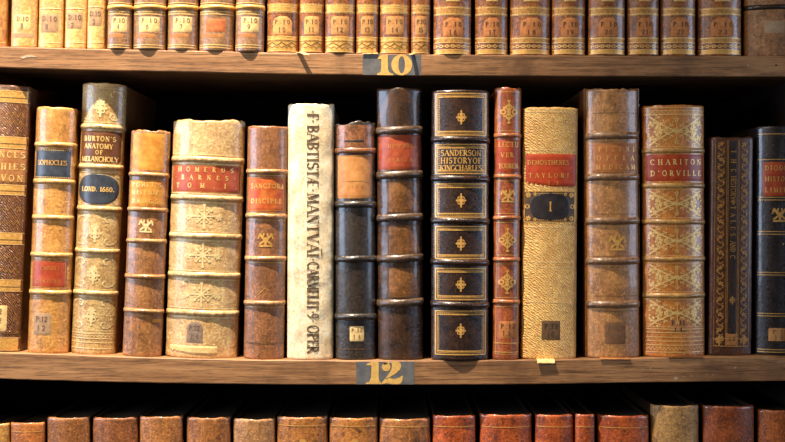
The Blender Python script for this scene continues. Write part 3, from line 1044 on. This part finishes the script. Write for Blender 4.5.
d.frame(b.X(-.95), b.X(.91), b.Z(222), b.Z(191.5), .7)
for sx in (-1, 1):
    d.ring(b.X(-.02 + .83 * sx), b.Z(206.5), 1.8, 1.8, 1, 10)
    for yy in (195, 218.5):
        d.rosette(b.X(-.02 + .8 * sx), b.Z(yy), 3.2, 6, .25)
        d.rosette(b.X(-.02 + .56 * sx), b.Z(yy + (1 if yy > 200 else -1)), 2.2, 5, .25)
        d.dots(b.Z(yy + (1.6 if yy > 200 else -1.6)), b.X(-.02 + (.1 if sx > 0 else -.45)), b.X(-.02 + (.45 if sx > 0 else -.1)), .6, 1.8)
d = b.deco(M_PALE, .3)
for y0, y1 in ((112, 150), (227, 262), (267, 302)):
    for y in (y0, y1):
        d.hline(b.Z(y), b.X(-.9), b.X(.9), .5)
b.mark(320.5, 340, -.3, .38, M_PAPERD, [('P.12', 326, 5, -.2, .28), ('16', 334, 5, -.1, .15)], M_INK)
b.done()

# 13
b = Book('mid', 'tall grey-brown calf book with faded orange label, right of the yellow book', 587, 637.5, 88.5, 588, 640,
         L((190, 138, 86), (164, 114, 70), (112, 80, 56), rough=.4, speck=.45, sc=.8), MID, A=40, y0=2.5, wear=1.8, depth=180, boardmat=BOARDCALF, boardup=2.0, bx=2.6)
b.bands((135.5, 177, 221, 261, 304.5), 3.6, 3.0, L((150, 114, 82), (120, 88, 64), (80, 58, 44), rough=.38))
la = b.label(143, 172.5, -.78, .92, plain('faded_orange_label', (190, 118, 66), (170, 96, 50), .45, scale=140))
b.write(la, [('PICENI', 149, 4.6, -.6, .82), ('OPERA', 158, 4.6, -.66, .8), ('MEDICAM', 167, 4.6, -.7, .84)], M_GOLD, 1.1)
d = b.deco(M_GOLDD, .6)
d.frame(b.X(-.72), b.X(.88), b.Z(171.5), b.Z(144), .6)
d = b.deco(M_GOLD, .3)
d.crest(b.X(.1), b.Z(243), 13)
d = b.deco(M_BLIND, .3)
for yy in (113, 171.5, 214, 256, 296, 311):
    d.hline(b.Z(yy), b.X(-.8), b.X(.9), .5)
b.mark(322, 344, -.4, .4, plain('soot_brown_paper', (132, 92, 58), (112, 78, 50), .7), [('P.12', 328, 4.6, -.3, .3), ('17', 337, 4.6, -.2, .15)], M_INKP)
b.done()

# 14
CH = L((214, 138, 66), (188, 112, 52), (130, 76, 36), rough=.36, speck=.3)
b = Book('mid', 'gold-tooled calf book with red label reading CHARITON D ORVILLE', 643, 704.5, 105, 644, 705.5, CH, MID, A=44, y0=3, depth=170, wear=.6)
b.bands((150.5, 185.5, 222, 259, 295.5), 2.6, 1.9, L((206, 160, 96), (184, 132, 70), (140, 92, 48), rough=.36))
la = b.label(154.5, 181, -.92, .93, plain('vermilion_label', (186, 76, 38), (160, 56, 26), .38, scale=150))
b.write(la, [('CHARITON', 162, 5.2, -.8, .84), ("D'ORVILLE", 173.2, 5.2, -.8, .84)], M_GOLDB, 1.1)
d = b.deco(M_GOLDB, .3)
for y0, y1 in ((115.5, 146), (190, 217), (227, 254.5), (264, 291), (300, 326)):
    d.floral(b.X(-.9), b.X(.9), b.Z(y1), b.Z(y0), b.rnd)
    d.hline(b.Z(y0 - .8), b.X(-.95), b.X(.95), .5)
    d.hline(b.Z(y1 + .8), b.X(-.95), b.X(.95), .5)
for yy in (107.5, 110.5, 114):
    d.hline(b.Z(yy), b.X(-.95), b.X(.95), .6)
d.zig(b.Z(112.3), b.X(-.93), b.X(.93), .8, 14, .4)
for yy in (329, 332.5, 337, 341, 345, 352):
    d.hline(b.Z(yy), b.X(-.95), b.X(.95), .7)
d.zig(b.Z(348.5), b.X(-.93), b.X(.93), 1.4, 16, .5)
b.mark(319, 333, -.25, .3, M_TANL, [('P.11', 322.5, 4.6, -.18, .24), ('14', 329.5, 4.4, -.1, .16)], M_INK)
b.done()

# 15
b = Book('mid', 'narrow dark brown book with gold lettering and leafy borders running down its spine', 711.5, 753, 137, 708.5, 752,
         L((98, 56, 32), (72, 44, 28), (44, 30, 22), rough=.4, speck=.6, coat=.3), MID, A=24, y0=8, wear=.8, r=2)
b.label(141, 335, -.2, .2, leather('black_strip', (66, 46, 36), (48, 36, 32), (32, 26, 26)), 'title_strip', None, .25)
d = b.deco(M_GOLDD, .5)
for fx in (-.82, -.3, .28, .8, -.24, .22):
    d.stroke([(b.X(fx), b.Z(140)), (b.X(fx), b.Z(346))], .45)
for f0 in (-.56, .54):
    z = b.Z(142)
    k = 0
    while z > b.Z(342):
        x = b.X(f0)
        d.stroke([(x - 3.2, z), (x, z - 3.2), (x + 3, z - 1)] if k % 2 else [(x + 3.2, z), (x, z - 3.2), (x - 3, z - 1)], .75)
        d.dot(x + (2.4 if k % 2 else -2.4), z - 4, 1.1)
        if k % 3 == 0:
            d.rosette(x, z - 2, 2.6, 5, .3)
        z -= 5.2
        k += 1
for yy in (346, 338.5):
    d.hline(b.Z(yy), b.X(-.85), b.X(.8), .8)
for fx in (-.58, .58):
    d.fleuron(b.X(fx), b.Z(340), 5)
d = Deco(b, .6)
for st, y0, y1 in (('THE', 150, 172), ('HISTORY', 176, 200), ('TALES', 206, 236), ('AND', 241, 252), ('C', 255, 260)):
    d.text(st, b.Z(y0), b.Z(y1), b.X(-.11), 4.8, .9, vert=True)
obj('lettering', d.v, d.f, M_GOLDD, b.e, False)
dd = b.deco(M_GOLDD, .6)
dd.fleuron(b.X(0), b.Z(300), 4)
dd.fleuron(b.X(0), b.Z(202), 3)
b.mark(333, 345, -.3, .26, M_TANL, [('14', 339, 4, -.14, .14)], M_INK)
b.done()

# 16 - cut by the right edge of the frame
b = Book('mid', 'black book with red label and gilt double lines, far right of middle shelf', 757, 797, 126, 756, 796,
         L((56, 46, 44), (42, 36, 36), (28, 24, 26), rough=.34, speck=.4), MID, A=50, y0=5, wear=.8)
d = b.deco(M_GOLD, .3)
for yy in (134, 159.5, 197.3, 200, 231.5, 234.2, 272.5, 275, 313.5, 316, 349.5, 352):
    d.hline(b.Z(yy), b.X(-.95), b.X(.95), .75)
la = b.label(162, 196, -.78, .85, M_RED)
b.write(la, [('DIODORI', 168, 4.6, -.68, .78), ('HISTORIA', 179, 4.6, -.68, .78), ('LIMITES', 190, 4.6, -.68, .78)], M_GOLD, 1.0)
d.crest(b.X(.02), b.Z(215), 12)
d.dot(b.X(.2), b.Z(244), .9)
b.mark(328, 341, -.5, .55, M_PAPERT, [('P.12', 331.5, 4, -.3, .4), ('18', 337, 4, -.2, .2)], M_INKP)
b.done()

# ---------------------------------------------------------------- upper shelf
def up(label, x0, x1, mat, **kw):
    return Book('up', label, x0, x1, None, x0, x1, mat, kw.pop('group', UP), wear=.4, **kw)


b = up('pale brown calf book at the far left end of the upper shelf', -26, 6.5, L((200, 146, 84), (176, 118, 62), (130, 84, 44)), A=50, y0=4)
b.deco(M_GOLDB, .3).hline(b.Z(42), b.X(-.9), b.X(.95), .8)
b.done()
b = up('faded tan calf book with a brown stain low on its spine, upper shelf left', 10.5, 36.5, L((222, 176, 112), (206, 152, 92), (176, 118, 80)), A=50, y0=3)
b.mark(15, 30, -.6, .6, M_PAPER, [('D.10', 19, 4.4, -.44, .48), ('8', 26, 4.4, -.1, .12)], M_INKP)
b.label(33, 38, -.9, .85, M_VIOLET, 'leather_stain', None, .12, 'purplish stain')
b.done()
YG = L((230, 184, 122), (216, 164, 100), (190, 134, 82), speck=.3)
for lab, x0, x1, y0, y1, t1, t2 in (
        ('wider pale golden calf book with square violet-grey label, beside the stained tan book', 38, 62.5, 14, 33, 'D.10', '8'),
        ('pale golden calf book with violet-grey label, middle of the three pale golden ones', 64.5, 86, 12.5, 29, 'D.10', '2'),
        ('narrowest pale golden calf book, next to the grey gilt-banded set', 86.8, 104.5, 9, 26.5, 'D.10', '3')):
    b = up(lab, x0, x1, YG, A=48, y0=3.5)
    b.mark(y0, y1, -.72, .72, M_VIOLET, [(t1, y0 + 5, 4.6, -.6, .6), (t2, y0 + 13, 4.6, -.3, .3)], M_INKP)
    d = b.deco(M_PALE, .3)
    d.hline(b.Z(8.5 if x0 < 80 else 7), b.X(-.9), b.X(.9), 1)
    d.hline(b.Z(42.5), b.X(-.9), b.X(.9), .8)
    b.done()
# the five grey-brown volumes with raised gilt bands
G5 = 'grey-brown volumes with raised gilt bands'
for i, (x0, x1, ov, pm, lab, t2) in enumerate((
        (107, 131, -2.2, M_PAPER, 'narrowest grey-brown raised-gilt-band volume, next to the pale golden books', '4'),
        (133, 165, -2.6, M_PAPER, 'second volume of the raised-gilt-band set, its paper label reading P.10 6', '6'),
        (167.3, 197, -1.4, M_PAPER, 'grey-brown gilt-banded volume, middle one of its set of five', '7'),
        (199, 233, -1.8, M_PAPERO, 'grey-brown gilt-banded volume with an orange-red label patch', None),
        (235, 263.5, -3.2, M_PAPER, 'grey-brown raised-gilt-band volume next to the ornate calf set', '9'))):
    b = up(lab, x0, x1, L((164, 126, 92), (138, 98, 68), (118, 92, 80), rough=.36, speck=.5), A=56, y0=ov, group=G5)
    b.bands((7.0,), 2.3, 1.8, M_GOLD)
    d = b.deco(M_GOLDB, .3)
    for yy in (3, 11.6, 14.2, 45, 47.4):
        d.hline(b.Z(yy), b.X(-.98), b.X(.98), .8)
    d.dots(b.Z(13), b.X(-.96), b.X(.96), .35, 1.4)
    o = b.mark(17 + (2 if t2 is None else 0), 32, -.55, .7 if i != 3 else .58, pm, [('P.10', 20.5, 4.4, -.4, .56), (t2, 27, 4.4, -.1, .16)] if t2 else [], M_INKP)
    b.label(34, 38, -.8, .5, M_TANL, 'leather_stain', None, .1, 'reddish rubbed patch')
    b.done()
# the ornate calf set P.10 10 to 23
PSET = 'ornate gilt-banded calf set on the upper shelf'
cols = ((266.5, 298, 10), (299, 323.5, 11), (324.8, 354.5, 12), (356, 378, 13), (379.5, 409.5, 14), (411, 430, 15), (433.5, 471, 16), (475, 507.5, 17),
        (509.8, 550.5, 18), (552, 585.5, 19), (588.5, 625, 20), (627.5, 659, 21), (661, 695.5, 22), (698.5, 741.5, 23))
for x0, x1, num in cols:
    late = num >= 16
    ov = {12: -1.2, 16: -1.6, 20: -.5}.get(num, 1.8)
    extra = {10: ', first of the set', 15: ', a very narrow one', 16: ', overhanging the shelf edge', 23: ', widest of the set and last'}.get(num, '')
    b = up('ornate brown calf volume, paper label reading P.10 %d%s' % (num, extra), x0, x1,
           L((170, 104, 52), (134, 80, 44), (78, 58, 46), rough=.36, speck=.75, sc=1.3), A=48, y0=ov, group=PSET)
    if late:
        o1, o2 = 7.5 + min(1.2, (num - 16) * .2), 14.5
        gband(b, o1, o2, M_GOLDD, .97)
        d = b.deco(M_GOLDB, .34)
        d.dots(b.Z(o1 - .6), b.X(-.95), b.X(.95), .5, 1.5)
        d.dots(b.Z(o2 + .6), b.X(-.95), b.X(.95), .5, 1.5)
        d.hline(b.Z(1), b.X(-.35), b.X(.35), 1.2)
        gband(b, 37.5, 43, M_GOLDD, .97)
        gband(b, 49.5, 54, M_GOLD, .97)
        d.chain(b.Z(46.4), b.X(-.92), b.X(.92), 1.5)
        d.dots(b.Z(38.6), b.X(-.95), b.X(.95), .5, 1.5)
        b.mark(18, 36.3, -.52, .56, plain('shelf_paper_%d' % num, (206, 136, 76), (182, 108, 54), .75), [('P.10', 24.5, 4.4, -.4, .46), (str(num), 32.4, 4.4, -.18, .2)], M_INK, 'arch')
    else:
        o1, o2 = 4.5 + (num - 10) * .3, 11.5 + (num - 10) * .3
        gband(b, o1, o2, M_GOLD if num != 15 else M_GOLDD, .97)
        d = b.deco(M_GOLDB, .34)
        d.hline(b.Z(o1 + 2.5), b.X(-.95), b.X(.95), .5)
        d.dots(b.Z(o1 - .6), b.X(-.95), b.X(.95), .5, 1.5)
        d.dots(b.Z(o2 + .8), b.X(-.95), b.X(.95), .5, 1.5)
        gband(b, 36 + (num - 10) * .3, 51.4 + (num - 10) * .4, M_GOLD if num != 15 else M_GOLDD, .97)
        d.hline(b.Z(39.5 + (num - 10) * .3), b.X(-.95), b.X(.95), .6)
        d = b.deco(M_BLIND, .36)
        zz = 44 + (num - 10) * .35
        d.zig(b.Z(zz), b.X(-.93), b.X(.93), 1.7, max(2, int((x1 - x0) / 10)), .7)
        d.zig(b.Z(zz + 3), b.X(-.93), b.X(.93), 1.0, max(3, int((x1 - x0) / 5)), .5)
        d.hline(b.Z(zz - 3), b.X(-.95), b.X(.95), .5)
        b.mark(16.5, 34.5, -.58, .62, M_PAPERT if num > 11 else plain('ochre_paper_%d' % num, (222, 168, 100), (200, 138, 72), .75),
               [('P.10', 22, 4.2, -.46, .5), (str(num), 30, 4.4, -.2, .22)], M_INKB, 'arch' if num == 10 else None)
    b.done()
b = up('worn suede-brown book with one raised band, at the far right end of the upper shelf', 745, 802, L((178, 130, 88), (150, 104, 66), (104, 70, 46), speck=.5, rough=.55, sc=.7, coat=.1),
       A=40, y0=3, r=4)
b.bands((7,), 2.6, 2.0, BOARDDARK)
b.mark(21, 33, -.42, .35, plain('blank_paper_scrap', (182, 152, 120), (164, 134, 100), .8), [], lab='blank torn paper scrap')
b.done()

# ---------------------------------------------------------------- lower shelf
def low(label, x0, x1, yt, mat, line=None, **kw):
    b = Book('low', label, x0, x1, yt, x0, x1, mat, LOW, A=kw.pop('A', 40), depth=175, wear=.45 * kw.pop('wear', 1.0), boardmat=kw.pop('boardmat', BOARDDARK), boardup=kw.pop('boardup', .3), **kw)
    if line:
        d = b.deco(M_GOLD, .3)
        d.hline(b.Z(line), b.X(-.93), b.X(.93), .7)
    return b


BR = [((179, 117, 66), (141, 90, 51), (98, 63, 42)), ((193, 127, 72), (155, 100, 59), (96, 65, 44)), ((199, 129, 66), (159, 102, 57), (107, 73, 44)),
      ((170, 104, 61), (136, 85, 51), (94, 60, 42)), ((196, 146, 100), (166, 118, 78), (112, 80, 56))]
low('pale yellow book cut by the photo edge, left end of the lower shelf', -16, 9, 424, L((220, 168, 96), (196, 140, 76), (140, 92, 50)), y0=4).done()
low('short orange-brown book with pale worn head, left end of the lower shelf', 10.5, 44.5, 423, L((196, 120, 64), (170, 98, 50), (110, 66, 40)), 431.5, y0=3).done()
for i, (x0, x1, lab) in enumerate(((47, 89.5, 'plain brown book, leftmost of the four plain brown ones on the lower shelf'),
                                   (92.5, 138, 'plain brown lower-shelf book, below the cream gilt book with oval label'),
                                   (139.5, 182.5, 'plain brown lower-shelf book, below the thick cream book'),
                                   (186.5, 230.5, 'plain brown book just left of the greyish tan one, lower shelf'))):
    b = low(lab, x0, x1, 418 - (i == 2), L(*BR[(0, 3, 1, 0)[i]], sc=.8), y0=2.5 + .6 * (i % 2), wear=1.4)
    b.done()
low('greyish tan calf book, on the lower shelf below the small brown crested book', 233.5, 275, 419.5, L(*BR[4], sc=.8), y0=3).done()
for i, (x0, x1, lab) in enumerate(((277, 327.5, 'brown book with a gilt line, lower shelf, below the white vellum book'),
                                   (329.5, 377.5, 'brown book with a gilt line, lower shelf, just left below number 12'),
                                   (379.5, 430.5, 'tan-brown book with a gilt line, lower shelf, just right of number 12'))):
    b = low(lab, x0, x1, 417.5 + .8 * i, L(*BR[2 if i < 2 else 1], speck=.65), 425.5 + .5 * i, y0=2.5, wear=1.0)
    d = b.deco(M_GOLD, .3)
    if i < 2:
        d.rosette(b.X(.06), b.Z(443), 5, 7, .4)
    b.done()
RB = ((196, 96, 46), (156, 72, 38), (90, 46, 30))
for x0, x1, yt, ln, lab in ((433, 475.5, 416, 426.5, 'reddish brown book on the lower shelf, below the black SANDERSON book'),
                        (480, 532, 415, 427, 'widest reddish brown book of the lower shelf, gilt line across its head'),
                        (535.5, 573.5, 415, 426.5, 'reddish brown book on the lower shelf, below the yellow embossed book'),
                        (575.5, 594.5, 414.5, 426.5, 'very slim reddish brown book on the lower shelf'),
                        (598, 649, 416, 427.5, 'reddish brown book directly left of the pale suede one, lower shelf')):
    low(lab, x0, x1, yt, L(*RB, speck=.6), ln, y0=2.5, wear=.8).done()
low('taller pale suede book with worn grey head, on the lower shelf', 651.5, 699, 406, L((190, 146, 88), (158, 114, 66), (104, 76, 50), sc=.6, rough=.6, coat=.1), y0=3, wear=1.6, r=5).done()
low('taller red-brown calf book right of the pale suede one on the lower shelf', 703.5, 754.5, 406.5, L((160, 84, 44), (130, 64, 34), (86, 46, 28)), y0=2.5).done()
low('brown calf book at the far right end of the lower shelf', 759, 806, 410.5, L((176, 98, 50), (146, 78, 40), (96, 54, 32)), y0=3).done()


# ---------------------------------------------------------------- loose slips on the shelves
def slip(name, label, px0, px1, pyt, drop, out, mat, cat, skew=0.0, back=20, th=.5, group=None):
    """a thin strip lying under a book and drooping over the shelf edge"""
    top = S12T if pyt > 200 else S10T
    cx = (px0 + px1) / 2
    z0 = 221 - interp(top, cx) + .1
    w = px1 - px0
    prof = [(back, 0.05), (4, 0.05), (.5, .15), (-out * .5, -drop * .25), (-out * .85, -drop * .7), (-out, -drop)]
    V, Fc = [], []
    nx = 6
    for k, (y, z) in enumerate(prof):
        for j in (0, 1):
            for i in range(nx + 1):
                u = i / nx - .5
                V.append((u * w + skew * max(0, -y) / max(out, .1), y, z + j * th + .15 * math.sin(i * 2.4 + k)))
    P = 2 * (nx + 1)
    for k in range(len(prof) - 1):
        for i in range(nx):
            a = k * P + i
            Fc.append([a, a + 1, a + P + 1, a + P])
            a += nx + 1
            Fc.append([a, a + P, a + P + 1, a + 1])
        for e in (0, nx):
            a = k * P + e
            Fc.append([a, a + P, a + P + nx + 1, a + nx + 1])
    for k in (0, len(prof) - 1):
        for i in range(nx):
            a = k * P + i
            Fc.append([a, a + nx + 1, a + nx + 2, a + 1])
    o = obj(name, V, Fc, mat, None, False, True)
    o.location = ((cx - 392.5) / 1000, 0, z0 / 1000)
    o['label'] = label
    o['category'] = cat
    return o


slip('paper_slip', 'pale paper slip drooping over the shelf edge under the yellow embossed book', 537, 554.5, 358, 3.2, 3, M_PAPER, 'slip')
slip('leather_flap', 'thin tan leather flap under the tall grey-brown book, over the shelf edge', 600, 630, 357, .8, 1.5, M_TANL, 'flap')
slip('leather_flap', 'thin brown leather flap under the CHARITON book, over the shelf edge', 668, 703, 356, .4, 1.2, BOARDCALF, 'flap')
slip('paper_strip', 'pale curled strip sticking out between two ornate volumes left of number 10', 296, 301, 52, 3.2, 8, M_PAPER, 'strip', skew=9)
slip('paper_strip', 'thin pale strip lying along the shelf edge just left of number 10', 364, 379, 53, .3, 1.6, M_PAPER, 'strip', skew=-2)
slip('paper_strip', 'short pale strip poking out just right of number 10', 411, 415, 54, 1.4, 7, M_PAPER, 'strip', skew=-2.4)

# ---------------------------------------------------------------- light and camera
def area(name, loc, target, sx, sy, energy, col):
    ld = bpy.data.lights.new(name, 'AREA')
    ld.shape = 'RECTANGLE'
    ld.size, ld.size_y = sx, sy
    ld.energy = energy
    ld.color = col
    o = bpy.data.objects.new(name, ld)
    COL.objects.link(o)
    o.location = loc
    o.rotation_euler = (Vector(target) - Vector(loc)).to_track_quat('-Z', 'Y').to_euler()
    return o


ld = bpy.data.lights.new('picture_spot', 'SPOT')
ld.energy = 350
ld.color = (1.0, .85, .68)
ld.spot_size = math.radians(52)
ld.spot_blend = 1.0
ld.shadow_soft_size = .012
so = bpy.data.objects.new('picture_spot', ld)
COL.objects.link(so)
so.location = (-.36, -.36, 1.32)
so.rotation_euler = (Vector((-.30, 0, -.05)) - Vector(so.location)).to_track_quat('-Z', 'Y').to_euler()
area('window_daylight_left', (-2.0, -.74, .2), (0, -.74, .15), 1.4, .6, 36, (.58, .73, 1.0))
area('window_daylight_right', (2.0, -.7, .2), (0, -.7, .15), 1.0, .7, 16, (.58, .73, 1.0))
area('room_fill', (-.9, -1.5, 1.0), (-.1, 0, 0), .8, .6, 11, (1.0, .80, .56))  # unseen warm fill, added to lift the shelf fronts
wd = bpy.data.worlds.new('World')
SC.world = wd
wd.use_nodes = True
bg = wd.node_tree.nodes['Background']
bg.inputs['Color'].default_value = (.9, .85, .8, 1)
bg.inputs['Strength'].default_value = .015

cd = bpy.data.cameras.new('camera')
cd.sensor_width = 36
cd.lens = 36 * F * 1000 / 785
cd.clip_start = .05
co = bpy.data.objects.new('camera', cd)
COL.objects.link(co)
co.location = (0, -F, 0)
co.rotation_euler = (PI / 2, 0, 0)
SC.camera = co
SC.view_settings.view_transform = 'Standard'
SC.view_settings.look = 'None'
SC.view_settings.gamma = 1
SC.view_settings.use_curve_mapping = False
SC.view_settings.exposure = 0.0
